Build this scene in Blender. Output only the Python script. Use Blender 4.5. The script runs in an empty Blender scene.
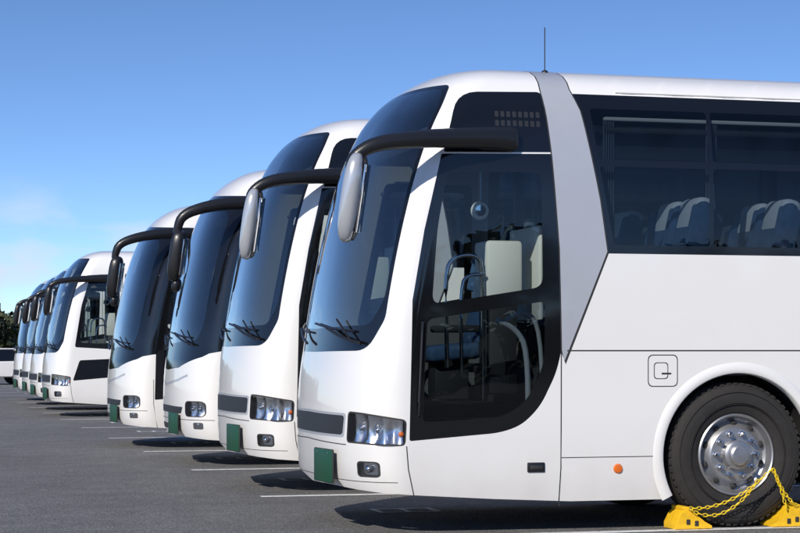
import bpy, bmesh, math, random
from mathutils import Vector, Matrix, Euler, geometry
random.seed(7)
scene = bpy.context.scene
RAD = math.radians

# ------------------------------------------------------------------ materials
MATS = {}
def newmat(name):
    m = bpy.data.materials.new(name); m.use_nodes = True
    MATS[name] = m
    nt = m.node_tree
    return m, nt, nt.nodes['Principled BSDF']

def simple(name, col, rough=0.5, metal=0.0, coat=0.0, noise=0.0, nscale=8.0, bump=0.0, bscale=60, spec=0.5):
    m, nt, b = newmat(name)
    b.inputs['Base Color'].default_value = (*col, 1)
    b.inputs['Roughness'].default_value = rough
    b.inputs['Metallic'].default_value = metal
    b.inputs['Coat Weight'].default_value = coat
    b.inputs['Coat Roughness'].default_value = 0.04
    b.inputs['Specular IOR Level'].default_value = spec
    tc = nt.nodes.new('ShaderNodeTexCoord')
    if noise > 0:
        n = nt.nodes.new('ShaderNodeTexNoise'); n.inputs['Scale'].default_value = nscale
        n.inputs['Detail'].default_value = 5
        nt.links.new(tc.outputs['Object'], n.inputs['Vector'])
        mp = nt.nodes.new('ShaderNodeMapRange')
        mp.inputs['To Min'].default_value = 1 - noise; mp.inputs['To Max'].default_value = 1 + noise
        nt.links.new(n.outputs['Fac'], mp.inputs['Value'])
        mx = nt.nodes.new('ShaderNodeVectorMath'); mx.operation = 'SCALE'
        mx.inputs[0].default_value = col
        nt.links.new(mp.outputs[0], mx.inputs['Scale'])
        nt.links.new(mx.outputs[0], b.inputs['Base Color'])
    if bump > 0:
        n2 = nt.nodes.new('ShaderNodeTexNoise'); n2.inputs['Scale'].default_value = bscale
        nt.links.new(tc.outputs['Object'], n2.inputs['Vector'])
        bp = nt.nodes.new('ShaderNodeBump'); bp.inputs['Strength'].default_value = bump
        bp.inputs['Distance'].default_value = 0.01
        nt.links.new(n2.outputs['Fac'], bp.inputs['Height'])
        nt.links.new(bp.outputs[0], b.inputs['Normal'])
    return m

def paint(name, col):
    """two sided coach panel: lacquered paint outside, grey lining inside"""
    m, nt, b = newmat(name)
    b.inputs['Roughness'].default_value = 0.32
    b.inputs['Coat Weight'].default_value = 0.8
    b.inputs['Coat Roughness'].default_value = 0.03
    tc = nt.nodes.new('ShaderNodeTexCoord')
    sep = nt.nodes.new('ShaderNodeSeparateXYZ'); nt.links.new(tc.outputs['Object'], sep.inputs[0])
    n = nt.nodes.new('ShaderNodeTexNoise'); n.inputs['Scale'].default_value = 3.0; n.inputs['Detail'].default_value = 8
    nt.links.new(tc.outputs['Object'], n.inputs['Vector'])
    # road film: more on the skirts
    mr = nt.nodes.new('ShaderNodeMapRange')
    mr.inputs['From Min'].default_value = 0.95; mr.inputs['From Max'].default_value = 0.2
    mr.inputs['To Min'].default_value = 0.02; mr.inputs['To Max'].default_value = 0.48
    nt.links.new(sep.outputs['Z'], mr.inputs['Value'])
    mu = nt.nodes.new('ShaderNodeMath'); mu.operation = 'MULTIPLY'
    nt.links.new(mr.outputs[0], mu.inputs[0]); nt.links.new(n.outputs['Fac'], mu.inputs[1])
    mix = nt.nodes.new('ShaderNodeMix'); mix.data_type = 'RGBA'
    mix.inputs[6].default_value = (*col, 1)
    mix.inputs[7].default_value = (0.46, 0.42, 0.36, 1)
    nt.links.new(mu.outputs[0], mix.inputs[0])
    geo = nt.nodes.new('ShaderNodeNewGeometry')
    mix2 = nt.nodes.new('ShaderNodeMix'); mix2.data_type = 'RGBA'
    mix2.inputs[7].default_value = (0.20, 0.20, 0.20, 1)
    nt.links.new(mix.outputs[2], mix2.inputs[6]); nt.links.new(geo.outputs['Backfacing'], mix2.inputs[0])
    nt.links.new(mix2.outputs[2], b.inputs['Base Color'])
    # very slight panel waviness
    n2 = nt.nodes.new('ShaderNodeTexNoise'); n2.inputs['Scale'].default_value = 1.6
    nt.links.new(tc.outputs['Object'], n2.inputs['Vector'])
    bp = nt.nodes.new('ShaderNodeBump'); bp.inputs['Strength'].default_value = 0.16; bp.inputs['Distance'].default_value = 0.02
    nt.links.new(n2.outputs['Fac'], bp.inputs['Height']); nt.links.new(bp.outputs[0], b.inputs['Coat Normal'])
    return m

def glass(name, tint, refl=1.5, rough=0.01, base=0.05, wave=0.0):
    m = bpy.data.materials.new(name); m.use_nodes = True; MATS[name] = m
    nt = m.node_tree; nt.nodes.clear()
    out = nt.nodes.new('ShaderNodeOutputMaterial')
    tr = nt.nodes.new('ShaderNodeBsdfTransparent'); tr.inputs[0].default_value = (*tint, 1)
    gl = nt.nodes.new('ShaderNodeBsdfGlossy'); gl.inputs['Roughness'].default_value = rough
    lw = nt.nodes.new('ShaderNodeLayerWeight'); lw.inputs['Blend'].default_value = 0.5
    pw = nt.nodes.new('ShaderNodeMath'); pw.operation = 'POWER'; pw.inputs[1].default_value = 4.0
    nt.links.new(lw.outputs['Facing'], pw.inputs[0])
    ma = nt.nodes.new('ShaderNodeMath'); ma.operation = 'MULTIPLY_ADD'; ma.use_clamp = True
    ma.inputs[1].default_value = refl; ma.inputs[2].default_value = base
    nt.links.new(pw.outputs[0], ma.inputs[0])
    mx = nt.nodes.new('ShaderNodeMixShader')
    nt.links.new(ma.outputs[0], mx.inputs[0]); nt.links.new(tr.outputs[0], mx.inputs[1]); nt.links.new(gl.outputs[0], mx.inputs[2])
    nt.links.new(mx.outputs[0], out.inputs[0])
    if wave > 0:
        tc = nt.nodes.new('ShaderNodeTexCoord'); n2 = nt.nodes.new('ShaderNodeTexNoise'); n2.inputs['Scale'].default_value = 1.3
        nt.links.new(tc.outputs['Object'], n2.inputs['Vector'])
        bp = nt.nodes.new('ShaderNodeBump'); bp.inputs['Strength'].default_value = wave; bp.inputs['Distance'].default_value = 0.02
        nt.links.new(n2.outputs['Fac'], bp.inputs['Height']); nt.links.new(bp.outputs[0], gl.inputs['Normal'])
    return m

paint('white_paint', (0.85, 0.84, 0.82))
simple('black_gloss', (0.006, 0.0065, 0.008), 0.08, 0, 0.4)
glass('windscreen_glass', (0.66, 0.74, 0.74), 1.8, base=0.17, wave=.25)
glass('door_glass', (0.74, 0.80, 0.80), 1.2, base=0.06, wave=.15)
glass('tinted_glass', (0.33, 0.38, 0.42), 1.2, base=0.055, wave=.3)
simple('silver_paint', (0.56, 0.57, 0.60), 0.38, 0.35, 0.5, noise=0.03)
simple('panel_gap', (0.03, 0.03, 0.032), 0.8)
simple('chrome', (0.66, 0.66, 0.68), 0.12, 1.0)
simple('reflector', (0.80, 0.80, 0.82), 0.22, 1.0)
simple('grille_dark', (0.025, 0.026, 0.03), 0.45)
glass('lamp_lens', (0.95, 0.96, 0.97), 1.1, base=0.12)
simple('black_plastic', (0.014, 0.014, 0.016), 0.34, 0, 0.15, bump=0.1, bscale=200)
simple('rubber', (0.024, 0.022, 0.021), 0.82, noise=0.35, nscale=14, bump=0.25, bscale=90)
simple('rim_steel', (0.46, 0.46, 0.47), 0.36, 0.8, noise=0.22, nscale=12)
simple('dark_metal', (0.03, 0.03, 0.03), 0.7, noise=0.3)
simple('interior_dark', (0.035, 0.036, 0.04), 0.7)
simple('interior_light', (0.68, 0.68, 0.65), 0.6)
simple('seat_fabric', (0.05, 0.11, 0.22), 0.9, noise=0.5, nscale=18)
simple('seat_cover', (0.84, 0.85, 0.87), 0.8, noise=0.15, nscale=30)
simple('curtain', (0.12, 0.14, 0.18), 0.9)
simple('number_plate_green', (0.010, 0.075, 0.035), 0.45)
simple('amber', (0.75, 0.16, 0.02), 0.25)
simple('red_lamp', (0.4, 0.01, 0.01), 0.25)
simple('mirror_glass', (0.8, 0.8, 0.8), 0.02, 1.0)
simple('mirror_shell', (0.50, 0.52, 0.55), 0.22, 0.35, 0.6)
simple('chock_yellow', (0.85, 0.50, 0.015), 0.5, noise=0.25, nscale=25, bump=0.2)
simple('chain_yellow', (0.85, 0.60, 0.02), 0.4)
simple('bark', (0.07, 0.05, 0.035), 0.9)

# ------------------------------------------------------------------ mesh helper
class MB:
    def __init__(s): s.v = []; s.f = []; s.m = []; s.names = []
    def mi(s, name):
        if name not in s.names: s.names.append(name)
        return s.names.index(name)
    def add(s, vs, fs, mat):
        o = len(s.v); k = s.mi(mat)
        s.v += [tuple(v) for v in vs]
        for f in fs: s.f.append(tuple(i + o for i in f)); s.m.append(k)
    def mesh(s, name, angle=35):
        me = bpy.data.meshes.new(name)
        me.from_pydata(s.v, [], s.f)
        for n in s.names: me.materials.append(MATS[n])
        me.polygons.foreach_set('material_index', s.m)
        me.polygons.foreach_set('use_smooth', [True] * len(s.f))
        bm = bmesh.new(); bm.from_mesh(me); bmesh.ops.recalc_face_normals(bm, faces=bm.faces[:]); bm.to_mesh(me); bm.free()
        me.set_sharp_from_angle(angle=RAD(angle))
        me.update(); return me

def link(name, me, parent=None, loc=(0, 0, 0), rot=(0, 0, 0), scale=(1, 1, 1)):
    ob = bpy.data.objects.new(name, me); scene.collection.objects.link(ob)
    ob.location = loc; ob.rotation_euler = rot; ob.scale = scale
    if parent: ob.parent = parent
    return ob

_rb = {}
def rbox(mb, c, size, mat, rot=(0, 0, 0), bev=0.02, seg=2):
    key = (tuple(round(x, 4) for x in size), bev, seg)
    if key not in _rb:
        bm = bmesh.new(); bmesh.ops.create_cube(bm, size=1)
        for v in bm.verts: v.co = Vector((v.co.x * size[0], v.co.y * size[1], v.co.z * size[2]))
        b = min(bev, min(size) * 0.49)
        if b > 0: bmesh.ops.bevel(bm, geom=bm.edges[:], offset=b, segments=seg, affect='EDGES', profile=0.5)
        bm.verts.index_update()
        _rb[key] = ([v.co.copy() for v in bm.verts], [[v.index for v in f.verts] for f in bm.faces]); bm.free()
    vs, fs = _rb[key]
    R = Euler(rot).to_matrix(); c = Vector(c)
    mb.add([R @ v + c for v in vs], fs, mat)

def tube(mb, pts, ra, rb=None, mat='black_plastic', seg=10, cap=True, up=(0, 0, 1), smooth=0):
    pts = [Vector(p) for p in pts]
    for _ in range(smooth):
        q = [pts[0]]
        for a, b in zip(pts, pts[1:]): q += [a.lerp(b, .25), a.lerp(b, .75)]
        q.append(pts[-1]); pts = q
    rb = ra if rb is None else rb
    up = Vector(up); n = len(pts); vs = []; fs = []
    for i, p in enumerate(pts):
        d = (pts[min(i + 1, n - 1)] - pts[max(i - 1, 0)]).normalized()
        s = d.cross(up)
        if s.length < 1e-3: s = d.cross(Vector((1, 0, 0)))
        s.normalize(); u = s.cross(d).normalized()
        k = i / (n - 1)
        a_ = ra(k) if callable(ra) else ra; b_ = rb(k) if callable(rb) else rb
        for j in range(seg):
            t = 2 * math.pi * j / seg
            vs.append(p + s * a_ * math.cos(t) + u * b_ * math.sin(t))
    for i in range(n - 1):
        for j in range(seg):
            j2 = (j + 1) % seg
            fs.append((i * seg + j, i * seg + j2, (i + 1) * seg + j2, (i + 1) * seg + j))
    if cap: fs.append(tuple(range(seg))); fs.append(tuple((n - 1) * seg + j for j in range(seg)))
    mb.add(vs, fs, mat)

def lathe(mb, prof, c, mat, seg=48, a0=0, a1=2 * math.pi):
    """profile (r,y) revolved about the y axis"""
    full = abs(a1 - a0 - 2 * math.pi) < 1e-6
    n = seg if full else seg + 1; vs = []; fs = []; m = len(prof)
    for i in range(n):
        t = a0 + (a1 - a0) * i / seg
        for r, y in prof: vs.append((c[0] + r * math.cos(t), c[1] + y, c[2] + r * math.sin(t)))
    for i in range(seg):
        i2 = (i + 1) % n
        for j in range(m - 1): fs.append((i * m + j, i2 * m + j, i2 * m + j + 1, i * m + j + 1))
    mb.add(vs, fs, mat)

def ellipsoid(mb, c, r, mat, rot=(0, 0, 0), e=2.0, nu=20, nv=12):
    R = Euler(rot).to_matrix(); vs = []; fs = []
    def sp(x): return math.copysign(abs(x) ** (2 / e), x)
    for i in range(nv + 1):
        a = -math.pi / 2 + math.pi * i / nv
        for j in range(nu):
            b = 2 * math.pi * j / nu
            vs.append(R @ Vector((r[0] * sp(math.cos(a)) * sp(math.cos(b)), r[1] * sp(math.cos(a)) * sp(math.sin(b)), r[2] * sp(math.sin(a)))) + Vector(c))
    for i in range(nv):
        for j in range(nu):
            j2 = (j + 1) % nu
            fs.append((i * nu + j, i * nu + j2, (i + 1) * nu + j2, (i + 1) * nu + j))
    mb.add(vs, fs, mat)

# ------------------------------------------------------------------ coach body surface
L = 11.95
TAB = [(.2, .2, 1.215, .10), (.35, .35, 1.24, .035), (.5, .5, 1.25, .005), (.9, .9, 1.25, 0), (1.2, 1.2, 1.25, .02), (1.4, 1.4, 1.25, .05),
       (1.7, 1.7, 1.25, .09), (2.06, 2.06, 1.245, .155), (2.4, 2.4, 1.24, .23), (2.73, 2.73, 1.23, .32), (3.0, 3.0, 1.205, .42),
       (3.2, 3.2, 1.17, .52), (3.3, 3.3, 1.13, .59), (3.4, 3.4, 1.075, .68), (3.5, 3.485, .99, .79), (3.6, 3.555, .84, .92),
       (3.7, 3.60, .62, 1.06), (3.8, 3.63, .28, 1.20), (3.85, 3.635, 0, 1.26)]
HM = 3.85
def prof(h):
    h = min(max(h, TAB[0][0]), HM - 1e-5)
    for i in range(len(TAB) - 1):
        if h <= TAB[i + 1][0]: break
    a, b = TAB[i], TAB[i + 1]
    pa = TAB[i - 1] if i > 0 else a; pb = TAB[i + 2] if i + 2 < len(TAB) else b
    H = b[0] - a[0]; t = (h - a[0]) / H; out = []
    for k in (1, 2, 3):
        m0 = (b[k] - pa[k]) / (b[0] - pa[0]); m1 = (pb[k] - a[k]) / (pb[0] - a[0])
        t2, t3 = t * t, t * t * t
        out.append((2 * t3 - 3 * t2 + 1) * a[k] + (t3 - 2 * t2 + t) * H * m0 + (-2 * t3 + 3 * t2) * b[k] + (t3 - t2) * H * m1)
    z, W, xf = out; W = max(W, 0.0)
    return z, W, xf, 0.5 * math.sqrt(W / 1.25)
NEXP = 2.4; NT = 600
PT = []
def _mk():
    acc = 0; prev = None
    for i in range(NT + 1):
        th = math.pi / 2 * (1 - i / NT)
        sy = max(math.sin(th), 0) ** (2 / NEXP); cx = 1 - max(math.cos(th), 0) ** (2 / NEXP)
        if prev: acc += math.hypot((cx - prev[0]) * .5, (sy - prev[1]) * 1.25)
        prev = (cx, sy); PT.append((-acc, cx, sy))
_mk()
Q = -PT[-1][0]
def tab(p):
    lo, hi = 0, NT
    while hi - lo > 1:
        m = (lo + hi) // 2
        if PT[m][0] >= p: lo = m
        else: hi = m
    a, b = PT[lo], PT[hi]; t = (a[0] - p) / max(a[0] - b[0], 1e-9); t = min(max(t, 0), 1)
    return a[1] + (b[1] - a[1]) * t, a[2] + (b[2] - a[2]) * t
def inv(k, val):
    for i in range(NT):
        a, b = PT[i], PT[i + 1]
        if (a[k] - val) * (b[k] - val) <= 0 and a[k] != b[k]:
            return a[0] + (b[0] - a[0]) * (val - a[k]) / (b[k] - a[k])
    return -Q if val <= 0 else 0
def p_t(t): return max(inv(2, min(max(t, 0), 1)), -Q)
def p_x(x, h):
    z, W, xf, D = prof(h)
    if x >= xf + D: return x - xf - D
    return inv(1, max((x - xf) / max(D, 1e-4), 0))
def Sf(p, h, sd):
    z, W, xf, D = prof(h)
    if p >= 0: return Vector((xf + D + p, sd * W, z))
    cx, sy = tab(p)
    return Vector((xf + D * cx, sd * W * sy, z))
def Nf(p, h, sd):
    e = .012; p0 = max(p - e, -Q)
    dp = Sf(p + e, h, sd) - Sf(p0, h, sd); hh = min(h, 3.80)
    dh = Sf(p, hh + e, sd) - Sf(p, hh - e, sd)
    n = dp.cross(dh)
    P = Sf(p, h, sd)
    if n.length < 1e-9: return Vector((0, 0, 1))
    n.normalize()
    if p <= -Q + 1e-6: n.y = 0; n.normalize()
    if n.dot(P - Vector((max(P.x, 1.5), 0, 1.8))) < 0: n = -n
    return n

def dens(poly, step=.07, closed=True):
    out = []; n = len(poly)
    for i in range(n if closed else n - 1):
        a, b = poly[i], poly[(i + 1) % n]
        k = max(1, int(math.hypot(a[0] - b[0], a[1] - b[1]) / step))
        for j in range(k): out.append((a[0] + (b[0] - a[0]) * j / k, a[1] + (b[1] - a[1]) * j / k))
    if not closed: out.append(poly[-1])
    return out
def rp(poly, r, seg=5):
    out = []; n = len(poly)
    rr = r if isinstance(r, (list, tuple)) else [r] * n
    for i in range(n):
        P = Vector(poly[i]); A = Vector(poly[i - 1]); B = Vector(poly[(i + 1) % n])
        if rr[i] <= 0: out.append(tuple(P)); continue
        da = (A - P); db = (B - P); k = min(rr[i], da.length * .48, db.length * .48)
        a = P + da.normalized() * k; b = P + db.normalized() * k
        for j in range(seg + 1):
            t = j / seg; out.append(tuple(a * (1 - t) ** 2 + P * 2 * t * (1 - t) + b * t * t))
    return out
def rect(x0, z0, x1, z1, r=0): 
    p = [(x0, z0), (x1, z0), (x1, z1), (x0, z1)]
    return rp(p, r) if r else p
def conv(kind, poly, step=.07, closed=True):
    if kind == 'P': return [(max(p, -Q), h) for p, h in dens(poly, .3, closed)]
    if kind == 'S': return [(p_x(x, h), h) for x, h in dens(poly, step, closed)]
    if kind == 'F': return [(p_t(t), h) for t, h in dens(poly, .05, closed)]
def lines(kind, pts, w, mat):
    P = conv(kind, pts, .25, False); out = []
    for a, b in zip(P, P[1:]):
        A, B = Vector(a), Vector(b); d = (B - A)
        if d.length < 1e-6: continue
        d.normalize(); n = Vector((-d.y, d.x)) * w / 2; A = A - d * w * .3; B = B + d * w * .3
        out.append((mat, [tuple(A + n), tuple(B + n), tuple(B - n), tuple(A - n)]))
    return out
def circ(cx, cz, r, n=40): return [(cx + r * math.cos(2 * math.pi * i / n), cz + r * math.sin(2 * math.pi * i / n)) for i in range(n)]

def inside(pt, poly):
    x, y = pt; c = False; n = len(poly); j = n - 1
    for i in range(n):
        xi, yi = poly[i]; xj, yj = poly[j]
        if (yi > y) != (yj > y) and x < (xj - xi) * (y - yi) / (yj - yi) + xi: c = not c
        j = i
    return c

def half(mb, normals, regions, sd):
    """regions: ordered list (mat or None for a hole, polygon in (p,h)); later ones win"""
    pts = []; edges = []
    PM = 11.62
    ps = [-Q + Q * i / 30 for i in range(31)] + [.15, .3] + [.6 + .4 * i for i in range(28)]
    hs = [.2 + .12 * i for i in range(11)] + [1.5 + .085 * i for i in range(19)] + [3.06 + .04 * i for i in range(19)] + [3.81, HM]
    hs = sorted(set(min(round(h, 4), HM) for h in hs))
    for p in ps:
        for h in hs: pts.append(Vector((p, h)))
    for mat, poly in regions:
        o = len(pts)
        for p, h in poly: pts.append(Vector((min(max(p, -Q), PM), min(max(h, .2), HM))))
        n = len(poly)
        for i in range(n): edges.append((o + i, o + (i + 1) % n))
    res = geometry.delaunay_2d_cdt(pts, edges, [], 0, 1e-5)
    V, F = res[0], res[2]
    bb = [(min(p[0] for p in q), max(p[0] for p in q), min(p[1] for p in q), max(p[1] for p in q)) for m, q in regions]
    o = len(mb.v)
    P3 = [Sf(v.x, v.y, sd) for v in V]
    for v, P in zip(V, P3):
        mb.v.append(tuple(P)); normals.append(Nf(v.x, v.y, sd))
    for f in F:
        c = (sum(V[i].x for i in f) / 3, sum(V[i].y for i in f) / 3)
        mat = None
        for (m, poly), b in zip(reversed(regions), reversed(bb)):
            if b[0] <= c[0] <= b[1] and b[2] <= c[1] <= b[3] and inside(c, poly):
                mat = m; break
        if mat is None: continue
        a_, b_, c_ = (P3[i] for i in f)
        nn = (b_ - a_).cross(c_ - a_)
        if nn.length < 1e-10: continue
        g = normals[o + f[0]] + normals[o + f[1]] + normals[o + f[2]]
        f = list(f)
        if nn.dot(g) < 0: f.reverse()
        mb.f.append(tuple(i + o for i in f)); mb.m.append(mb.mi(mat))

WX, WZ, RX = 3.17, .57, 9.2
def body_mesh(kind):
    def R(k, m, poly): return (m, conv(k, poly))
    base = [('white_paint', [(-Q, .345), (-.5, .335), (.0, .305), (.6, .265), (1.2, .235), (11.62, .235), (11.62, HM), (-Q, HM)])]
    hole = [(None, conv('S', [(L, .2), (13, .2), (13, HM), (L, HM)], .2)),
            R('S', None, circ(WX, WZ, .64)), R('S', None, circ(RX, WZ, .64)),
            R('S', None, [(WX - .62, .2), (WX + .62, .2), (WX + .64, WZ), (WX - .64, WZ)]),
            R('S', None, [(RX - .62, .2), (RX + .62, .2), (RX + .64, WZ), (RX - .64, WZ)])]
    front = []; near = []; far = []
    if kind in 'AC':
        front += [R('F', 'black_gloss', rp([(0, 1.375), (.84, 1.385), (.925, 1.62), (.93, 3.28), (.89, 3.43), (0, 3.46)], [0, .1, .05, .1, .05, 0])),
                  R('F', 'windscreen_glass', rp([(0, 1.56), (.83, 1.58), (.905, 1.75), (.91, 3.26), (.86, 3.39), (0, 3.425)], [0, .05, .1, .1, .05, 0]))]
        front += [R('F', 'silver_paint', rp([(0, .725), (.68, .725), (.70, .91), (0, .92)], [0, .03, .03, 0])),
                  R('F', 'grille_dark', rp([(0, .745), (.66, .745), (.68, .892), (0, .90)], [0, .03, .03, 0]))]
        hl = [(p_t(.715), .70), (-.04, .685), (-.03, .86), (p_t(.86), .905), (p_t(.73), .915)]
        front += [('panel_gap', [(a, b) for a, b in rp([(hl[0][0] - .012, .688), (-.028, .673), (-.018, .870), (p_t(.86), .918), (p_t(.73) - .012, .928)], .04)]),
                  ('lamp_lens', rp(hl, .035))]
        front += [R('F', 'panel_gap', rect(.80, .435, .945, .555, .03)), R('F', 'lamp_lens', rect(.81, .445, .935, .545, .03))]
        front += lines('F', [(0, .69), (.70, .672)], .008, 'panel_gap')
        front += lines('P', [(-.02, .67), (-.012, .5), (-.01, .3)], .009, 'panel_gap')
        front += lines('F', [(0, .41), (.78, .40), (.99, .40)], .006, 'panel_gap')
    else:
        front += [R('F', 'black_gloss', [(0, 1.14), (.5, 1.17), (.9, 1.30), (1, 1.38), (1, 3.22), (0, 3.30)]),
                  R('S', 'black_gloss', [(.3, 1.35), (.62, 1.38), (.78, 2.4), (1.05, 3.2), (.3, 3.2)]),
                  R('F', 'windscreen_glass', rp([(0, 1.46), (.80, 1.50), (.87, 1.68), (.87, 2.95), (.80, 3.05), (0, 3.08)], [0, .05, .1, .1, .05, 0]))]
        front += lines('F', [(0, .96), (.5, 1.02), (.72, 1.08)], .030, 'silver_paint')
        front += [R('F', 'panel_gap', rect(.69, .585, .955, .775, .06)), R('F', 'lamp_lens', rect(.70, .595, .945, .765, .06)),
                  R('F', 'grille_dark', rp([(0, .62), (.60, .62), (.64, .70), (0, .71)], .02)),
                  R('F', 'grille_dark', rp([(0, .42), (.5, .42), (.54, .49), (0, .49)], .02)),
                  R('F', 'chrome', rect(.82, .44, .93, .52, .02))]
        front += lines('F', [(0, .55), (.99, .55)], .008, 'panel_gap')
        front += lines('P', [(-.02, 1.0), (-.01, .3)], .009, 'panel_gap')
    # near side (entrance door side)
    if kind in 'AB':
        near += [R('S', 'black_gloss', rp([(.50, .71), (1.21, .765), (1.38, .82), (1.53, .96), (1.66, 1.22), (1.70, 1.39), (1.69, 2.155), (1.64, 2.885), (.76, 2.865), (.62, 2.29), (.525, 1.76)],
                                          [.02, .1, .1, .1, .1, 0, 0, .01, .01, 0, 0])),
                 R('S', 'door_glass', rp([(.675, 1.73), (1.55, 1.87), (1.545, 2.74), (.80, 2.73), (.72, 2.3)], [.08, .08, .08, .06, .1])),
                 R('S', 'tinted_glass', rp([(.60, .85), (1.22, .88), (1.42, 1.0), (1.56, 1.28), (1.57, 1.76), (.64, 1.62)], [.05, .1, .1, .1, .05, .05]))]
        if kind == 'A':
            near += [R('S', 'black_gloss', rp([(.775, 2.878), (1.645, 2.897), (1.585, 3.37), (.915, 3.35)], [.02, .01, .04, .16]))]
            for j in range(2):
                for i in range(8):
                    near.append(R('S', 'grille_dark', rect(1.19 + i * .047, 3.09 + j * .07, 1.22 + i * .047, 3.135 + j * .07, .008)))
        near += [R('S', 'black_gloss', [(1.84, 3.365), (11.6, 3.365), (11.75, 3.2), (11.75, 2.25), (11.6, 2.13), (2.0, 2.13)])]
        xs = [2.06, 2.96, 4.56, 6.16, 7.76, 9.36, 10.96]
        for i, a in enumerate(xs[:-1]):
            b = xs[i + 1] - .035
            if i == 0:
                near.append(R('S', 'tinted_glass', rp([(2.13, 2.195), (b, 2.195), (b, 2.80), (2.02, 2.80)], .03)))
                near.append(R('S', 'tinted_glass', rp([(2.01, 2.855), (b, 2.855), (b, 3.25), (1.96, 3.25)], .03)))
            else:
                near.append(R('S', 'tinted_glass', rect(a, 2.195, b, 2.80, .03)))
                near.append(R('S', 'tinted_glass', rect(a, 2.855, b, 3.25, .03)))
        if kind == 'A':
            near += [R('S', 'panel_gap', [(1.578, 3.38), (1.60, HM), (1.828, HM), (1.832, 3.4), (1.892, 3.23), (2.03, 2.54), (2.087, 2.13), (1.735, 1.28), (1.695, 1.38), (1.68, 2.155), (1.625, 2.88)]),
                     R('S', 'silver_paint', [(1.588, 3.38), (1.61, HM), (1.818, HM), (1.822, 3.4), (1.882, 3.23), (2.018, 2.54), (2.075, 2.145), (1.722, 1.30), (1.705, 1.39), (1.69, 2.155), (1.636, 2.88)])]
        near += lines('S', [(1.70, 1.38), (1.695, .2)], .010, 'panel_gap')
        near += lines('S', [(1.75, 1.385), (11.8, 1.385)], .011, 'panel_gap')
        near += lines('S', [(1.70, .57), (2.47, .57)], .007, 'panel_gap')
        for x in (4.05, 5.3, 6.5, 7.8, 10.2): near += lines('S', [(x, .235), (x, 1.385)], .008, 'panel_gap')
        near += [R('S', 'panel_gap', rect(2.405, 1.105, 2.655, 1.355, .045)), R('S', 'white_paint', rect(2.413, 1.113, 2.647, 1.347, .04)),
                 R('S', 'panel_gap', rect(2.455, 1.165, 2.575, 1.295, .03)), R('S', 'white_paint', rect(2.462, 1.172, 2.568, 1.288, .028)),
                 R('S', 'panel_gap', rect(2.52, 1.20, 2.60, 1.215, .0))]
    else:
        near += [R('S', 'black_gloss', rp([(.56, 1.50), (1.45, 1.45), (1.50, 2.9), (.86, 2.95), (.7, 2.4)], .05)),
                 R('S', 'door_glass', rp([(.66, 1.60), (1.38, 1.56), (1.40, 2.8), (.90, 2.84), (.76, 2.3)], .08)),
                 R('S', 'black_gloss', rp([(.52, .78), (1.42, .86), (1.50, 1.26), (.66, 1.22)], .04)),
                 R('S', 'black_gloss', rp([(1.6, 2.0), (11.6, 2.0), (11.6, 3.1), (1.6, 3.1)], .06))]
        xs = [1.68, 3.1, 4.6, 6.1, 7.6, 9.1, 10.6]
        for i, a in enumerate(xs[:-1]): near.append(R('S', 'tinted_glass', rect(a, 2.08, xs[i + 1] - .05, 3.0, .04)))
        near += lines('S', [(1.55, 3.1), (1.55, .235)], .010, 'panel_gap')
        near += lines('S', [(1.55, 1.3), (11.8, 1.3)], .007, 'panel_gap')
    # far (driver) side
    far += [R('S', 'black_gloss', rp([(.70, 1.6), (1.75, 1.75), (1.75, 2.85), (.95, 2.85)], .05)),
            R('S', 'door_glass', rp([(.80, 1.70), (1.68, 1.85), (1.68, 2.78), (1.0, 2.78)], .06)),
            R('S', 'black_gloss', rect(1.9, 2.13, 11.7, 3.35, .05))]
    xs = [2.0, 2.96, 4.56, 6.16, 7.76, 9.36, 10.96]
    for i, a in enumerate(xs[:-1]):
        far.append(R('S', 'tinted_glass', rect(a, 2.195, xs[i + 1] - .035, 3.25, .03)))
    far += lines('S', [(1.75, 1.385), (11.8, 1.385)], .007, 'panel_gap')
    mb = MB(); nrm = []
    half(mb, nrm, base + near + front + hole, -1)
    half(mb, nrm, base + far + front + hole, 1)
    # rear panel
    hs = [.235 + (HM - .235) * i / 40 for i in range(41)]
    loop = [(L, -prof(h)[1], prof(h)[0]) for h in hs] + [(L, prof(h)[1], prof(h)[0]) for h in reversed(hs)]
    mb.add(loop, [tuple(range(len(loop)))], 'white_paint'); nrm += [Vector((1, 0, 0))] * len(loop)
    me = bpy.data.meshes.new('coach_body_' + kind)
    me.from_pydata(mb.v, [], mb.f)
    for n in mb.names: me.materials.append(MATS[n])
    me.polygons.foreach_set('material_index', mb.m)
    me.polygons.foreach_set('use_smooth', [True] * len(mb.f))
    me.update()
    me.normals_split_custom_set_from_vertices([tuple(n) for n in nrm])
    return me

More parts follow.
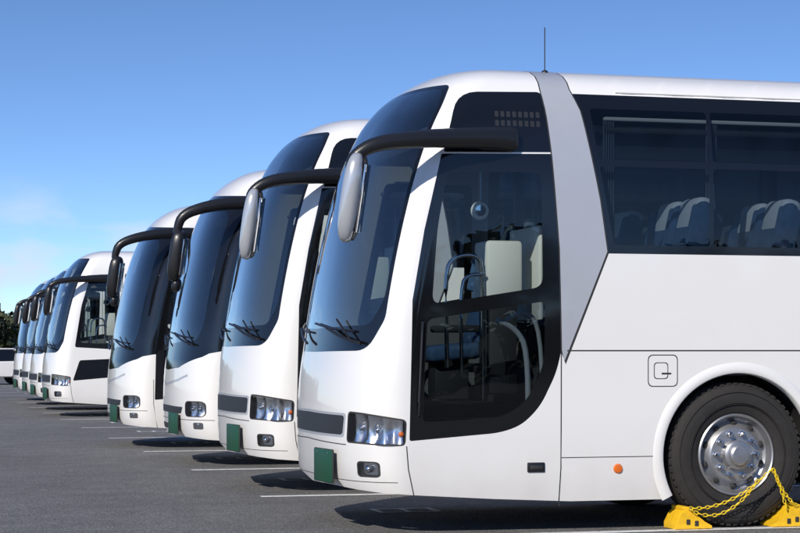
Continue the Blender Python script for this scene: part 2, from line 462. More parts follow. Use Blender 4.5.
# ------------------------------------------------------------------ coach parts
def wheel_mesh(front=True):
    mb = MB()
    lathe(mb, [(.318, .03), (.33, .005), (.36, -.012), (.43, -.03), (.50, -.022), (.535, -.002), (.552, .022), (.568, .05), (.57, .10), (.562, .105), (.562, .115), (.57, .12),
               (.57, .175), (.562, .18), (.562, .19), (.57, .195), (.568, .25), (.545, .28), (.42, .30), (.315, .27)], (0, 0, 0), 'rubber', 72)
    for r in (.395, .405, .49):
        lathe(mb, [(r - .003, -.026 if r < .45 else -.027), (r, -.034 if r < .45 else -.032), (r + .003, -.026 if r < .45 else -.027)], (0, 0, 0), 'rubber', 72)
    for i in range(60):   # shoulder blocks
        a = 2 * math.pi * i / 60
        rbox(mb, (.554 * math.cos(a), .034, .554 * math.sin(a)), (.018, .05, .034), 'rubber', (0, -a, 0), .003, 1)
    if front:
        lathe(mb, [(.322, .028), (.322, .0), (.312, -.008), (.302, .0), (.296, .03), (.285, .07), (.262, .085), (.235, .055), (.215, .03), (.205, .022), (.12, .018), (.115, .0), (.112, -.035),
                   (.10, -.045), (.085, -.048), (.08, -.07), (.065, -.082), (.0, -.085)], (0, 0, 0), 'rim_steel', 60)
        for i in range(10):
            a = 2 * math.pi * (i + .5) / 10
            c = (.249 * math.cos(a), .058, .249 * math.sin(a))
            ellipsoid(mb, c, (.019, .014, .030), 'panel_gap', (0, -a, 0), nu=14, nv=8)
        ys = -.02
        rn = .168
    else:
        lathe(mb, [(.322, .028), (.322, .0), (.312, -.008), (.300, .0), (.292, .05), (.285, .14), (.27, .17), (.24, .175), (.15, .175), (.14, .15), (.13, .05), (.11, .03), (0, .025)], (0, 0, 0), 'rim_steel', 60)
        ys = .15; rn = .19
    for i in range(10):
        a = 2 * math.pi * i / 10
        c = (rn * math.cos(a), ys, rn * math.sin(a))
        lathe(mb, [(.0, -.028), (.012, -.026), (.017, -.012), (.018, .03), (.024, .032), (.024, .045)], c, 'chrome', 8)
    return mb.mesh('wheel', 30)

def arch_mesh(cx):
    mb = MB()
    a0 = -math.asin((WZ - .24) / .70); a1 = math.pi - a0
    for sd in (-1, 1):
        y = sd * 1.25
        pr = [(.636, y - sd * .07), (.638, y + sd * .006), (.646, y + sd * .013), (.68, y + sd * .013), (.715, y + sd * .006), (.73, y - sd * .004)]
        lathe(mb, pr, (cx, 0, WZ), 'white_paint', 56, a0, a1)
        lathe(mb, [(.646, y - sd * .02), (.66, y - sd * .45), (.0, y - sd * .45)], (cx, 0, WZ), 'dark_metal', 40, -.3, math.pi + .3)
    return mb.mesh('wheel_arch', 50)

def under_mesh():
    mb = MB()
    rbox(mb, (6.6, 0, .78), (9.7, 1.46, .76), 'dark_metal', bev=.02)
    rbox(mb, (.95, .1, .62), (1.5, 1.9, .40), 'dark_metal', bev=.03)
    for x in (WX, RX): tube(mb, [(x, -1.0, WZ), (x, 1.0, WZ)], .09, mat='dark_metal')
    for x0, x1 in ((4.0, 8.3), (10.0, 11.8)):
        rbox(mb, ((x0 + x1) / 2, 0, .6), (x1 - x0, 2.36, .6), 'dark_metal', bev=.02)
    # tail: window panel, lamps, bumper
    rbox(mb, (L + .005, 0, 2.5), (.02, 1.9, 1.1), 'black_gloss', bev=.008)
    rbox(mb, (L + .05, 0, .45), (.12, 2.4, .35), 'white_paint', bev=.04)
    for s in (-1, 1): rbox(mb, (L + .01, s * 1.0, 1.15), (.03, .22, .5), 'red_lamp', bev=.01)
    return mb.mesh('underframe', 40)

def interior_mesh():
    mb = MB()
    rbox(mb, (6.8, 0, 1.22), (10.1, 2.38, .06), 'interior_dark', bev=.005)
    rbox(mb, (1.78, 0, .80), (.05, 2.36, .85), 'interior_dark', bev=.005)
    rbox(mb, (1.1, -.78, .46), (1.3, .8, .04), 'interior_dark', bev=.005)
    rbox(mb, (1.35, -.40, .66), (.8, .5, .38), 'interior_dark', bev=.01)
    rbox(mb, (1.05, .45, .90), (1.3, 1.3, .10), 'interior_dark', bev=.01)
    # dashboard
    rbox(mb, (.52, .18, 1.20), (.50, 1.75, .50), 'interior_dark', (0, RAD(-6), 0), .08, 3)
    rbox(mb, (.72, .62, 1.45), (.22, .75, .16), 'interior_dark', (0, RAD(-25), 0), .05, 3)
    # steering wheel
    c = Vector((.98, .62, 1.52))
    R = Euler((0, RAD(35), 0)).to_matrix()
    ring = [R @ Vector((0.0, .23 * math.cos(2 * math.pi * i / 28), .23 * math.sin(2 * math.pi * i / 28))) + c for i in range(29)]
    tube(mb, ring, .016, mat='black_plastic', seg=8, cap=False, up=(1, 0, .5))
    tube(mb, [c, c + Vector((-.25, 0, -.35))], .035, mat='black_plastic')
    for a in (0, 2.1, 4.2): tube(mb, [c, R @ Vector((0, .22 * math.cos(a), .22 * math.sin(a))) + c], .014, mat='black_plastic', seg=6)
    def seat(x, y, w=.44, z=1.25, back=.86):
        rbox(mb, (x, y, z + .42), (.46, w, .14), 'seat_fabric', (0, RAD(-5), 0), .05, 3)
        rbox(mb, (x, y, z + .2), (.3, w * .5, .36), 'interior_dark', bev=.02)
        rbox(mb, (x + .32, y, z + .46 + back / 2), (.13, w, back), 'seat_fabric', (0, RAD(13), 0), .055, 3)
        rbox(mb, (x + .405, y, z + .46 + back - .13), (.165, w * .90, .30), 'seat_cover', (0, RAD(13), 0), .06, 3)
        for s in (-1, 1):
            rbox(mb, (x + .08, y + s * w * .5, z + .62), (.34, .05, .06), 'interior_dark', bev=.02)
            rbox(mb, (x + .36, y + s * w * .44, z + 1.1), (.20, .07, .34), 'seat_fabric', (0, RAD(13), 0), .03, 2)
    seat(1.35, .62, .48, .95, .75)
    for k in range(10):
        for y in (-.97, -.51, .51, .97): seat(2.52 + .74 * k, y)
    # racks, ceiling lining, curtains
    for s in (-1, 1):
        rbox(mb, (6.9, s * .90, 3.07), (9.6, .46, .05), 'interior_dark', (s * RAD(6), 0, 0), .02)
        rbox(mb, (6.9, s * .68, 3.12), (9.6, .03, .12), 'interior_light', bev=.01)
        rbox(mb, (6.9, s * 1.10, 3.18), (9.6, .05, .03), 'interior_light', bev=.01)
        for x in [2.1, 2.96, 4.56, 6.16, 7.76, 9.36, 10.96]:
            n = 20; vs = []; fs = []
            for i in range(n + 1):
                xx = x - .01 + .10 * i / n; yy = s * (1.11 + .018 * math.sin(i * 1.55))
                vs += [(xx, yy, 2.16), (xx, yy, 3.16)]
            fs = [(2 * i, 2 * i + 2, 2 * i + 3, 2 * i + 1) for i in range(n)]
            mb.add(vs, fs, 'curtain')
    # entrance furniture: rails, guide's panel, cool box, roof console
    rbox(mb, (1.72, -.35, 2.0), (.04, .75, .75), 'interior_light', bev=.02)
    rbox(mb, (1.42, -.55, 2.0), (.30, .34, .50), 'interior_light', bev=.03)
    rbox(mb, (1.42, -.55, 1.4), (.24, .3, .72), 'interior_dark', bev=.03)
    rbox(mb, (1.0, .1, 3.05), (.5, 1.7, .16), 'interior_dark', bev=.05)
    tube(mb, [(.95, -.72, 1.25), (.93, -.72, 2.0), (1.0, -.72, 2.12), (1.18, -.72, 2.14), (1.24, -.72, 2.05), (1.24, -.72, 1.0)], .017, mat='chrome', smooth=2)
    tube(mb, [(1.06, -.74, 1.2), (1.05, -.74, 1.9), (1.12, -.74, 1.98), (1.25, -.74, 1.98)], .015, mat='chrome', smooth=2)
    tube(mb, [(1.60, -1.12, .75), (1.58, -1.12, 1.55), (1.46, -1.12, 1.7), (1.30, -1.10, 1.62)], .018, mat='interior_light', smooth=2)
    tube(mb, [(1.48, -1.12, .80), (1.47, -1.12, 1.40), (1.38, -1.12, 1.55), (1.22, -1.12, 1.62)], .022, mat='interior_light', smooth=2)
    tube(mb, [(1.66, -1.05, .8), (1.66, -1.05, 2.8)], .018, mat='chrome')
    for x, z in ((.86, 2.52), (1.3, 2.50)):
        lathe(mb, [(0, -.012), (.055, -.012), (.07, -.008), (.075, .01), (.0, .012)], (x, -.45, z), 'interior_light', 24)
        lathe(mb, [(0, -.016), (.045, -.015), (.046, -.01)], (x, -.45, z), 'mirror_glass', 24)
    tube(mb, [(.86, -.45, 2.52), (.86, -.45, 3.0)], .01, mat='chrome', seg=6); tube(mb, [(1.3, -.45, 2.50), (1.3, -.45, 3.0)], .01, mat='chrome', seg=6)
    return mb.mesh('interior', 40)

def surf_pts(pts, sd, off, kind='F'):
    out = []
    for a, h in pts:
        p = p_t(a) if kind == 'F' else p_x(a, h)
        out.append(Sf(p, h, sd) + Nf(p, h, sd) * off)
    return out

def wiper_mesh():
    mb = MB()
    # near half: arm parked low, blade almost level; far half: same, shifted
    arm = surf_pts([(.80, 1.44), (.62, 1.48), (.36, 1.56)], -1, .045)
    bl = surf_pts([(.72, 1.53), (.52, 1.545), (.36, 1.56), (.2, 1.58), (.02, 1.60)], -1, .022)
    tube(mb, arm, .012, mat='black_plastic', seg=6, smooth=1); tube(mb, bl, .010, mat='black_plastic', seg=6, smooth=1)
    arm = surf_pts([(.74, 1.44), (.68, 1.50), (.52, 1.62)], -1, .045)
    tube(mb, arm, .009, mat='black_plastic', seg=6, smooth=1)
    arm = surf_pts([(.10, 1.44), (.28, 1.48), (.45, 1.56)], 1, .04)
    bl = surf_pts([(.12, 1.53), (.28, 1.54), (.45, 1.56), (.6, 1.58), (.74, 1.61)], 1, .022)
    tube(mb, arm, .012, mat='black_plastic', seg=6, smooth=1); tube(mb, bl, .010, mat='black_plastic', seg=6, smooth=1)
    return mb.mesh('wipers', 40)

def mirror_mesh(shell, big):
    mb = MB()
    pts = [(1.30, -1.25, 2.985), (1.1, -1.30, 2.985), (.80, -1.34, 2.97), (.50, -1.42, 2.945), (.18, -1.46, 2.90), (.02, -1.45, 2.80), (.0, -1.44, 2.70)]
    if big: pts = [(1.25, -1.22, 3.10), (1.0, -1.32, 3.13), (.62, -1.40, 3.12), (.25, -1.46, 3.06), (-.02, -1.46, 2.96), (-.08, -1.44, 2.80), (-.08, -1.44, 2.66)]
    f = lambda t: .045 + .02 * math.sin(math.pi * min(1, t * 1.2)) if t < .8 else .045 - .02 * (t - .8) / .2
    g = lambda t: (.095 if not big else .10) * (1 - .62 * t)
    tube(mb, pts, f, g, 'black_plastic', seg=14, smooth=2)
    rbox(mb, (1.20, -1.235, 2.985 if not big else 3.10), (.32, .10, .17), 'black_plastic', bev=.04, seg=3)
    x0 = pts[-1][0]
    rot = (RAD(3), RAD(9), RAD(-24))
    R = Euler(rot).to_matrix()
    if not big:
        ellipsoid(mb, (x0 + .01, -1.45, 2.50), (.075, .135, .33), shell, rot, e=2.8, nu=28, nv=18)
        ellipsoid(mb, (x0 + .055, -1.435, 2.50), (.045, .128, .315), 'black_plastic', rot, e=3.0, nu=28, nv=18)
        rbox(mb, Vector((x0 + .055, -1.435, 2.5)) + R @ Vector((.042, 0, 0)), (.012, .20, .50), 'mirror_glass', rot, .004)
    else:
        ellipsoid(mb, (x0, -1.45, 2.48), (.085, .14, .30), shell, rot, e=3.2, nu=28, nv=18)
        ellipsoid(mb, (x0, -1.40, 2.14), (.05, .09, .08), shell, rot, e=2.6)
        rbox(mb, Vector((x0, -1.45, 2.48)) + R @ Vector((.082, 0, 0)), (.012, .20, .42), 'mirror_glass', rot, .004)
    # driver's side mirror
    tube(mb, [(.95, 1.2, 2.75), (.85, 1.38, 2.78), (.75, 1.42, 2.6)], .022, mat='black_plastic', smooth=2)
    ellipsoid(mb, (.75, 1.42, 2.42), (.05, .10, .2), 'black_plastic', e=3)
    return mb.mesh('mirrors', 45)

def lamp_mesh(kind):
    mb = MB()
    zc = .80 if kind != 'B' else .68
    for sd in (-1, 1):
        # housing following the lens, set back, stepped like moulded reflectors
        n = 36; vs = []
        for i in range(n + 1):
            p = p_t(.70) - .01 + (p_t(.9995) - p_t(.70)) * i / n
            d = .07 + .022 * math.cos(i * .62)
            for h in (zc - .14, zc - .05, zc + .05, zc + .14):
                dd = d if abs(h - zc) < .1 else .03
                vs.append(Sf(p, h, sd) - Nf(p, h, sd) * dd)
        mb.add(vs, [(4 * i + k, 4 * i + 4 + k, 4 * i + 5 + k, 4 * i + 1 + k) for i in range(n) for k in range(3)], 'reflector')
        for t, h, r in ([(.80, .80, .045), (.92, .79, .050)] if kind != 'B' else [(.77, .68, .055), (.88, .68, .06)]):
            p = p_t(t); c = Sf(p, h, sd) - Nf(p, h, sd) * .05
            ellipsoid(mb, c, (r * .7, r, r), 'lamp_lens')
            ellipsoid(mb, c, (r * .35, r * .5, r * .5), 'chrome')
        p = p_t(.998)
        ellipsoid(mb, Sf(p, zc - .04, sd) - Nf(p, zc, sd) * .045, (.022, .016, .022), 'amber')
        rbox(mb, Sf(p_t(.86), zc, sd) - Nf(p_t(.86), zc, sd) * .05, (.02, .008, .2), 'dark_metal', bev=.003)
        # fog lamp
        ps = [p_t(.79), p_t(.87), p_t(.95)]; vs = []
        for p in ps:
            for h in (.43, .56): vs.append(Sf(p, h, sd) - Nf(p, h, sd) * .03)
        mb.add(vs, [(2 * i, 2 * i + 2, 2 * i + 3, 2 * i + 1) for i in range(2)], 'reflector')
        c = Sf(p_t(.87), .495, sd) - Nf(p_t(.87), .495, sd) * .02
        ellipsoid(mb, c, (.02, .035, .03), 'chrome')
    return mb.mesh('headlamps', 40)

def plate_mesh():
    mb = MB()
    t = .45; v = -t * 1.25
    c = Sf(p_t(t), .50, -1) + Vector((-.035, 0, 0))
    rot = (0, 0, RAD(7))
    rbox(mb, c, (.012, .42, .26), 'dark_metal', rot, .004)
    rbox(mb, c + Vector((-.006, 0, 0)), (.012, .41, .25), 'number_plate_green', rot, .004)
    for s in (-.12, .12):
        ellipsoid(mb, c + Euler(rot).to_matrix() @ Vector((-.013, s, .10)), (.004, .01, .01), 'chrome', nu=8, nv=6)
    return mb.mesh('number_plate', 40)

def trim_mesh(kind):
    mb = MB()
    if kind != 'C':
        p = p_x(2.16, .48); y = -Sf(p, .48, 1).y
        lathe(mb, [(0, -.016), (.03, -.013), (.038, 0), (.038, .01)], (2.16, y, .48), 'amber', 20)
        rbox(mb, (1.495, y - .002, .50), (.14, .02, .075), 'black_plastic', bev=.008)
        rbox(mb, (1.495, y - .012, .50), (.10, .01, .03), 'dark_metal', bev=.003)
    for sd in (-1, 1):
        pts = [Sf(p_x(x, 3.39), 3.39, sd) + Vector((0, sd * .004, 0)) for x in [2.2 + .5 * i for i in range(20)]]
        tube(mb, pts, .008, mat='white_paint', seg=6)
    if kind == 'A':
        tube(mb, [(.57, -1.262, .9), (.57, -1.272, 1.0), (.59, -1.272, 1.5), (.60, -1.262, 1.6)], .01, mat='black_plastic', seg=6)
    return mb.mesh('trim', 40)
def antenna_mesh():
    mb = MB()
    tube(mb, [(1.74, -.75, 3.54), (1.74, -.75, 3.93)], .0045, mat='dark_metal', seg=6)
    ellipsoid(mb, (1.74, -.75, 3.57), (.03, .03, .025), 'black_plastic')
    return mb.mesh('antenna', 40)

BODY = {k: body_mesh(k) for k in 'ABC'}
WHF, WHR = wheel_mesh(True), wheel_mesh(False)
ARF, ARR = arch_mesh(WX), arch_mesh(RX)
UND, INT, WIP, PLT = under_mesh(), interior_mesh(), wiper_mesh(), plate_mesh()
MIR = {'A': mirror_mesh('mirror_shell', False), 'B': mirror_mesh('black_plastic', True), 'C': mirror_mesh('black_plastic', False)}
LMP = {k: lamp_mesh(k) for k in 'ABC'}
TRM = {k: trim_mesh(k) for k in 'ABC'}

def coach(kind, x, ynear, zs=1.0):
    e = bpy.data.objects.new('tour_bus', None); scene.collection.objects.link(e)
    e.location = (x, ynear + 1.25, 0); e.scale = (1, 1, zs)
    link('body_shell', BODY[kind], e); link('underframe', UND, e); link('interior', INT, e)
    link('wipers', WIP, e); link('number_plate', PLT, e); link('mirrors', MIR[kind], e)
    link('headlamps', LMP[kind], e); link('trim', TRM[kind], e)
    link('front_wheel_arches', ARF, e); link('rear_wheel_arches', ARR, e)
    for nm, me, wx in (('front_wheel', WHF, WX), ('rear_wheel', WHR, RX)):
        link(nm, me, e, (wx, -1.20, WZ)); link(nm, me, e, (wx, 1.20, WZ), (0, 0, math.pi))
    return e

Y1, DY = 13.67, 4.35
b1 = coach('A', 3.21, Y1); link('antenna', antenna_mesh(), b1)
coach('A', 3.26, Y1 + DY, 1.035)
coach('B', 3.28, Y1 + 2 * DY, 1.005)
coach('B', 3.04, Y1 + 3 * DY, .97)
coach('C', 3.05, Y1 + 6 * DY, .965)
coach('C', 3.09, Y1 + 7 * DY, .94)
coach('C', 3.18, Y1 + 8 * DY, .94)
coach('C', 3.22, Y1 + 9 * DY, .94)

# ------------------------------------------------------------------ wheel chocks and chain
wx = 3.21 + WX
def chock(sign):
    mb = MB()
    prf = [(.26, 0), (.56, 0), (.56, .045), (.52, .12), (.48, .155), (.43, .160), (.38, .105), (.32, .055), (.26, .02)]
    ya, yb = -.03, .20; n = len(prf)
    vs = [(a, ya, z) for a, z in prf] + [(a, yb, z) for a, z in prf]
    ins = [(a * .985 + .006, ya - .012, .006 + z * .93) for a, z in prf]
    vs += ins
    fs = [tuple(range(n, 2 * n))] + [(i, (i + 1) % n, n + (i + 1) % n, n + i) for i in range(n)]
    fs += [(i, (i + 1) % n, 2 * n + (i + 1) % n, 2 * n + i) for i in range(n)] + [tuple(range(2 * n, 3 * n))]
    mb.add(vs, fs, 'chock_yellow')
    for i in range(2): rbox(mb, (.39 + .07 * i, ya - .014, .045 + .012 * i), (.03, .01, .04), 'panel_gap', bev=.003)
    rbox(mb, (.47, .085, .160), (.05, .25, .03), 'chock_yellow', bev=.01)
    ob = link('wheel_chock', mb.mesh('wheel_chock', 30), None, (wx, Y1 - .03, .006), (0, 0, 0), (sign, 1, 1))
chock(-1); chock(1)
def chain():
    mb = MB()
    def cat(a, b, sag, n):
        a, b = Vector(a), Vector(b); return [a.lerp(b, i / n) - Vector((0, 0, sag * 4 * (i / n) * (1 - i / n))) for i in range(n + 1)]
    path = cat((wx - .46, Y1 - .08, .17), (wx + .22, Y1 - .13, .47), .09, 40) + cat((wx + .22, Y1 - .13, .47), (wx + .46, Y1 - .08, .17), .05, 24)
    path += cat((wx + .22, Y1 - .14, .47), (wx + .36, Y1 - .10, .13), -.03, 22)
    path += cat((wx - .46, Y1 - .09, .165), (wx + .10, Y1 - .13, .38), .14, 30)
    pts = [path[0]]; last = path[0]
    for p in path[1:]:
        if (p - last).length >= .026:
            pts.append(p); last = p
    for i, (a, b) in enumerate(zip(pts, pts[1:])):
        if (b - a).length > .06: continue
        c = (a + b) / 2; t = (b - a).normalized()
        s = t.cross(Vector((0, 1, 0))).normalized(); u = s.cross(t)
        if i % 2: s = u
        ring = [c + t * .021 * math.cos(k * math.pi / 5) + s * .0115 * math.sin(k * math.pi / 5) for k in range(11)]
        tube(mb, ring, .0042, mat='chain_yellow', seg=5, cap=False, up=s.cross(t))
    link('chock_chain', mb.mesh('chock_chain', 60))
chain()

# ------------------------------------------------------------------ parked car
def car(x, y, rz=0):
    mb = MB()
    low = [(-2.15, .30), (-2.2, .5), (-2.12, .72), (-1.2, .90), (1.6, .95), (2.1, .90), (2.2, .6), (2.15, .3)]
    def ext(pr, w, mat, w2=None):
        n = len(pr); vs = []
        for yy, k in ((-w, 0), (-w + .06, 1), (w - .06, 1), (w, 0)):
            for a, z in pr: vs.append((a * (1 if k else .97), yy, z if k else .62 + (z - .62) * .88))
        fs = [tuple(range(n)), tuple(range(3 * n, 4 * n))]
        for r in range(3):
            for i in range(n): fs.append((r * n + i, r * n + (i + 1) % n, (r + 1) * n + (i + 1) % n, (r + 1) * n + i))
        mb.add(vs, fs, mat)
    ext(low, .86, 'white_paint')
    b = [(-1.25, .90), (-.55, 1.40), (1.15, 1.42), (1.75, .93)]
    vs = [(a, s * (.80 if z < 1 else .66), z) for s in (-1, 1) for a, z in b]
    mb.add(vs, [(0, 1, 2, 3), (4, 5, 6, 7), (0, 1, 5, 4), (2, 3, 7, 6)], 'black_gloss')
    rbox(mb, (.3, 0, 1.43), (1.75, 1.34, .06), 'white_paint', bev=.028)
    for s in (-1, 1):
        tube(mb, [(-1.27, s * .81, .9), (-.56, s * .675, 1.42)], .03, mat='white_paint', seg=6)
        tube(mb, [(.35, s * .82, .9), (.3, s * .675, 1.42)], .03, mat='white_paint', seg=6)
        tube(mb, [(1.77, s * .81, .92), (1.15, s * .675, 1.43)], .04, mat='white_paint', seg=6)
        rbox(mb, (-2.1, s * .6, .66), (.12, .34, .14), 'chrome', bev=.03)
        rbox(mb, (-.75, s * .95, .98), (.12, .16, .11), 'white_paint', bev=.03)
        for wxx in (-1.35, 1.35):
            lathe(mb, [(0, s * .0), (.19, s * .01), (.21, s * .02)], (wxx, s * .865, .31), 'rim_steel', 24)
            lathe(mb, [(.2, s * .015), (.24, s * .02), (.31, s * .0), (.31, -s * .2), (.1, -s * .2)], (wxx, s * .865, .31), 'rubber', 24)
    return link('parked_car', mb.mesh('parked_car', 30), None, (x, y, .006), (0, 0, rz))
car(3.4, 78, RAD(8)); 

# ------------------------------------------------------------------ ground, markings
m, nt, b = newmat('asphalt')
tc = nt.nodes.new('ShaderNodeTexCoord')
def nz(scale, detail=4, rough=.6):
    n = nt.nodes.new('ShaderNodeTexNoise'); n.inputs['Scale'].default_value = scale; n.inputs['Detail'].default_value = detail
    n.inputs['Roughness'].default_value = rough
    nt.links.new(tc.outputs['Object'], n.inputs['Vector']); return n
fine, big_, mid, grain = nz(60, 3, .8), nz(.22, 6), nz(2.2, 6), nz(15, 6, .9)
vor = nt.nodes.new('ShaderNodeTexVoronoi'); vor.inputs['Scale'].default_value = 45
nt.links.new(tc.outputs['Object'], vor.inputs['Vector'])
r1 = nt.nodes.new('ShaderNodeValToRGB'); r1.color_ramp.elements[0].position = .36; r1.color_ramp.elements[0].color = (.072, .072, .073, 1)
r1.color_ramp.elements[1].position = .68; r1.color_ramp.elements[1].color = (.275, .270, .262, 1)
nt.links.new(fine.outputs['Fac'], r1.inputs[0])
def mul(a, node, lo, hi):
    mr = nt.nodes.new('ShaderNodeMapRange'); mr.inputs['From Min'].default_value = .3; mr.inputs['From Max'].default_value = .7
    mr.inputs['To Min'].default_value = lo; mr.inputs['To Max'].default_value = hi
    nt.links.new(node.outputs['Fac'], mr.inputs[0])
    v = nt.nodes.new('ShaderNodeVectorMath'); v.operation = 'SCALE'
    nt.links.new(a, v.inputs[0]); nt.links.new(mr.outputs[0], v.inputs['Scale']); return v.outputs[0]
c1 = mul(r1.outputs[0], big_, .80, 1.18); c2 = mul(c1, mid, .84, 1.14); c3 = mul(c2, grain, .35, 1.65)
nt.links.new(c3, b.inputs['Base Color']); b.inputs['Roughness'].default_value = .88
b.inputs['Specular IOR Level'].default_value = .3
bp = nt.nodes.new('ShaderNodeBump'); bp.inputs['Strength'].default_value = .6; bp.inputs['Distance'].default_value = .012
nt.links.new(vor.outputs['Distance'], bp.inputs['Height']); nt.links.new(bp.outputs[0], b.inputs['Normal'])
simple('grass', (.06, .075, .03), .95, noise=.4, nscale=.4)
m, nt, b = newmat('road_paint')
tc = nt.nodes.new('ShaderNodeTexCoord'); n = nz(14, 8, .75)
rr = nt.nodes.new('ShaderNodeValToRGB'); rr.color_ramp.elements[0].position = .34; rr.color_ramp.elements[0].color = (.16, .16, .16, 1)
rr.color_ramp.elements[1].position = .47; rr.color_ramp.elements[1].color = (.78, .78, .76, 1)
nt.links.new(n.outputs['Fac'], rr.inputs[0]); nt.links.new(rr.outputs[0], b.inputs['Base Color']); b.inputs['Roughness'].default_value = .8

def sheet(name, x0, y0, x1, y1, z, mat):
    mb = MB(); mb.add([(x0, y0, z), (x1, y0, z), (x1, y1, z), (x0, y1, z)], [(0, 1, 2, 3)], mat)
    return link(name, mb.mesh(name))
sheet('ground', -3000, -3000, 3000, 3000, -.004, 'grass')
sheet('car_park_asphalt', -90, -60, 140, 104, .0, 'asphalt')
mb = MB()
def mark(x0, y0, x1, y1): mb.add([(x0, y0, .004), (x1, y0, .004), (x1, y1, .004), (x0, y1, .004)], [(0, 1, 2, 3)], 'road_paint')
for k in range(-2, 15):
    y = 17.65 + 4.13 * k; mark(3.35 - .03 * max(k, 0), y, 15.6, y + .15)
    yc = y - 1.95
    x0 = 4.0
    mark(x0, yc, x0 + .55, yc + .05); mark(x0, yc + .35, x0 + .55, yc + .40); mark(x0, yc + .05, x0 + .05, yc + .35); mark(x0 + .25, yc + .05, x0 + .30, yc + .35); mark(x0 + .5, yc + .05, x0 + .55, yc + .35)
link('parking_lines', mb.mesh('parking_lines'))

# ------------------------------------------------------------------ distant trees
m, nt, b = newmat('leaves')
oi = nt.nodes.new('ShaderNodeTexCoord'); n = nt.nodes.new('ShaderNodeTexNoise'); n.inputs['Scale'].default_value = .9; n.inputs['Detail'].default_value = 6
nt.links.new(oi.outputs['Object'], n.inputs['Vector'])
rr = nt.nodes.new('ShaderNodeValToRGB'); rr.color_ramp.elements[0].position = .35; rr.color_ramp.elements[0].color = (.018, .028, .012, 1)
rr.color_ramp.elements[1].position = .65; rr.color_ramp.elements[1].color = (.075, .085, .035, 1)
nt.links.new(n.outputs['Fac'], rr.inputs[0]); nt.links.new(rr.outputs[0], b.inputs['Base Color']); b.inputs['Roughness'].default_value = .8
def treeline(count, x0, dx, y0, h0, h1, ls, nc=15):
    mb = MB(); vs = []; fs = []
    for i in range(count):
        tx = x0 + i * dx + random.uniform(-.5, .5); ty = y0 + random.uniform(-3, 3); H = random.uniform(h0, h1); g = H / 4
        tube(mb, [(tx, ty, 0), (tx + .1, ty, H * .4), (tx, ty, H * .75)], lambda t: .16 * (1 - .7 * t), mat='bark', seg=6)
        for a in range(3): tube(mb, [(tx, ty, H * .35), (tx + random.uniform(-1.2, 1.2), ty + random.uniform(-1, 1), H * .75)], lambda t: .07 * (1 - .7 * t), mat='bark', seg=5)
        cl = [(tx + random.gauss(0, .8 * g), ty + random.gauss(0, .7), H * random.uniform(.12, .88), random.uniform(.5, .95) * g) for _ in range(nc)]
        for cx, cy, cz, r in cl:
            for _ in range(50):
                d = Vector((random.gauss(0, 1), random.gauss(0, 1), random.gauss(0, .8))).normalized() * r * random.uniform(.55, 1.08)
                P = Vector((cx, cy, max(cz, .3))) + d; s = random.uniform(.10, .2) * ls
                R = Euler((random.uniform(0, 6), random.uniform(0, 6), random.uniform(0, 6))).to_matrix()
                o = len(vs)
                vs += [P + R @ Vector(q) * s for q in ((-1, -.6, 0), (1, -.6, 0), (.7, .8, 0), (-.7, .8, 0))]
                fs.append((o, o + 1, o + 2, o + 3))
    mb.add(vs, fs, 'leaves')
    link('distant_trees', mb.mesh('distant_trees'))
treeline(60, -26, 1.3, 112, 3.6, 4.4, 1.2, 18)
treeline(44, -95, 4.6, -62, 7, 10.5, 2.4)  # unseen row behind the camera, added to darken reflections in the side windows

# ------------------------------------------------------------------ sky, sun, camera
to_sun = Vector((-.66, -.75, 0)).normalized(); EL = RAD(33)
S3 = Vector((to_sun.x * math.cos(EL), to_sun.y * math.cos(EL), math.sin(EL)))
w = bpy.data.worlds.new('World'); scene.world = w; w.use_nodes = True
nt = w.node_tree; bg = nt.nodes['Background']
sky = nt.nodes.new('ShaderNodeTexSky'); sky.sky_type = 'NISHITA'; sky.sun_disc = False
sky.sun_elevation = EL; sky.sun_rotation = math.atan2(to_sun.x, to_sun.y)
sky.air_density = 1.0; sky.dust_density = 0.2; sky.ozone_density = 2.0
tc = nt.nodes.new('ShaderNodeTexCoord')
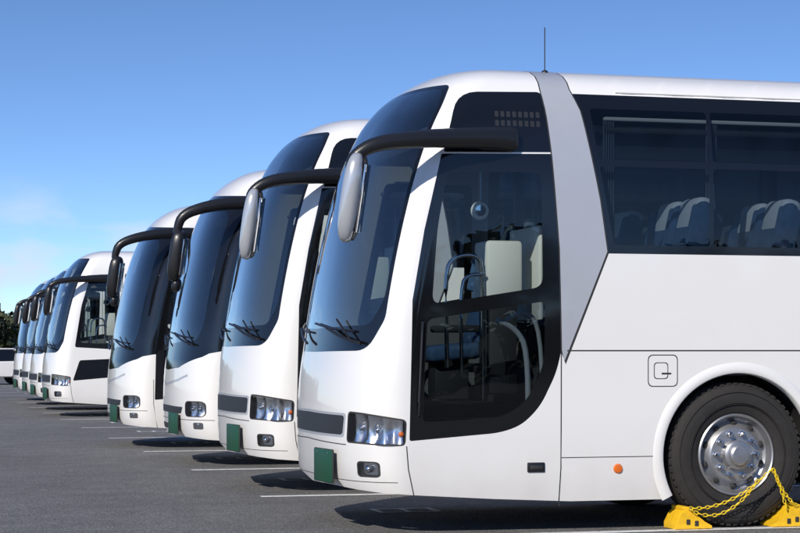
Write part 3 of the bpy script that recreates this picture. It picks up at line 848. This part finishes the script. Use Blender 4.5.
# clear dry air: the blue deepens quickly above the horizon
sm = nt.nodes.new('ShaderNodeMapping'); sm.inputs['Scale'].default_value = (1, 1, 2.1)
nt.links.new(tc.outputs['Generated'], sm.inputs[0]); nt.links.new(sm.outputs[0], sky.inputs['Vector'])
gr = nt.nodes.new('ShaderNodeVectorMath'); gr.operation = 'MULTIPLY'; gr.inputs[1].default_value = (.88, 1.10, 1.42)
nt.links.new(sky.outputs[0], gr.inputs[0])
mp = nt.nodes.new('ShaderNodeMapping'); mp.inputs['Scale'].default_value = (17, 17, 40); mp.inputs['Location'].default_value = (3.1, .7, 0)
nt.links.new(tc.outputs['Generated'], mp.inputs[0])
n = nt.nodes.new('ShaderNodeTexNoise'); n.inputs['Scale'].default_value = 1.0; n.inputs['Detail'].default_value = 7
nt.links.new(mp.outputs[0], n.inputs['Vector'])
cr = nt.nodes.new('ShaderNodeValToRGB'); cr.color_ramp.elements[0].position = .46; cr.color_ramp.elements[0].color = (0, 0, 0, 1)
cr.color_ramp.elements[1].position = .66; cr.color_ramp.elements[1].color = (.8, .8, .8, 1)
nt.links.new(n.outputs['Fac'], cr.inputs[0])
sp = nt.nodes.new('ShaderNodeSeparateXYZ'); nt.links.new(tc.outputs['Generated'], sp.inputs[0])
mr = nt.nodes.new('ShaderNodeMapRange'); mr.inputs['From Min'].default_value = .092; mr.inputs['From Max'].default_value = .06
nt.links.new(sp.outputs['Z'], mr.inputs[0])
mm = nt.nodes.new('ShaderNodeMath'); mm.operation = 'MULTIPLY'; nt.links.new(cr.outputs[0], mm.inputs[0]); nt.links.new(mr.outputs[0], mm.inputs[1])
mix = nt.nodes.new('ShaderNodeMix'); mix.data_type = 'RGBA'; mix.inputs[7].default_value = (6.2, 7.0, 8.2, 1)
nt.links.new(mm.outputs[0], mix.inputs[0]); nt.links.new(gr.outputs[0], mix.inputs[6])
nt.links.new(mix.outputs[2], bg.inputs[0]); bg.inputs[1].default_value = .112

sl = bpy.data.lights.new('sun', 'SUN'); sl.energy = 4.1; sl.angle = RAD(.5); sl.color = (1, .93, .83)
so = bpy.data.objects.new('sun', sl); scene.collection.objects.link(so)
so.rotation_euler = S3.to_track_quat('Z', 'Y').to_euler(); so.location = S3 * 50

cam = bpy.data.cameras.new('camera'); co = bpy.data.objects.new('camera', cam); scene.collection.objects.link(co)
cam.sensor_width = 36; cam.lens = 85.5; cam.shift_y = 83.5 / 800; cam.clip_end = 6000; cam.clip_start = .1
co.location = (0, 0, 1.39); co.rotation_euler = (RAD(90), 0, RAD(-14.9))
scene.camera = co
scene.view_settings.view_transform = 'Standard'; scene.view_settings.look = 'None'; scene.view_settings.exposure = 0
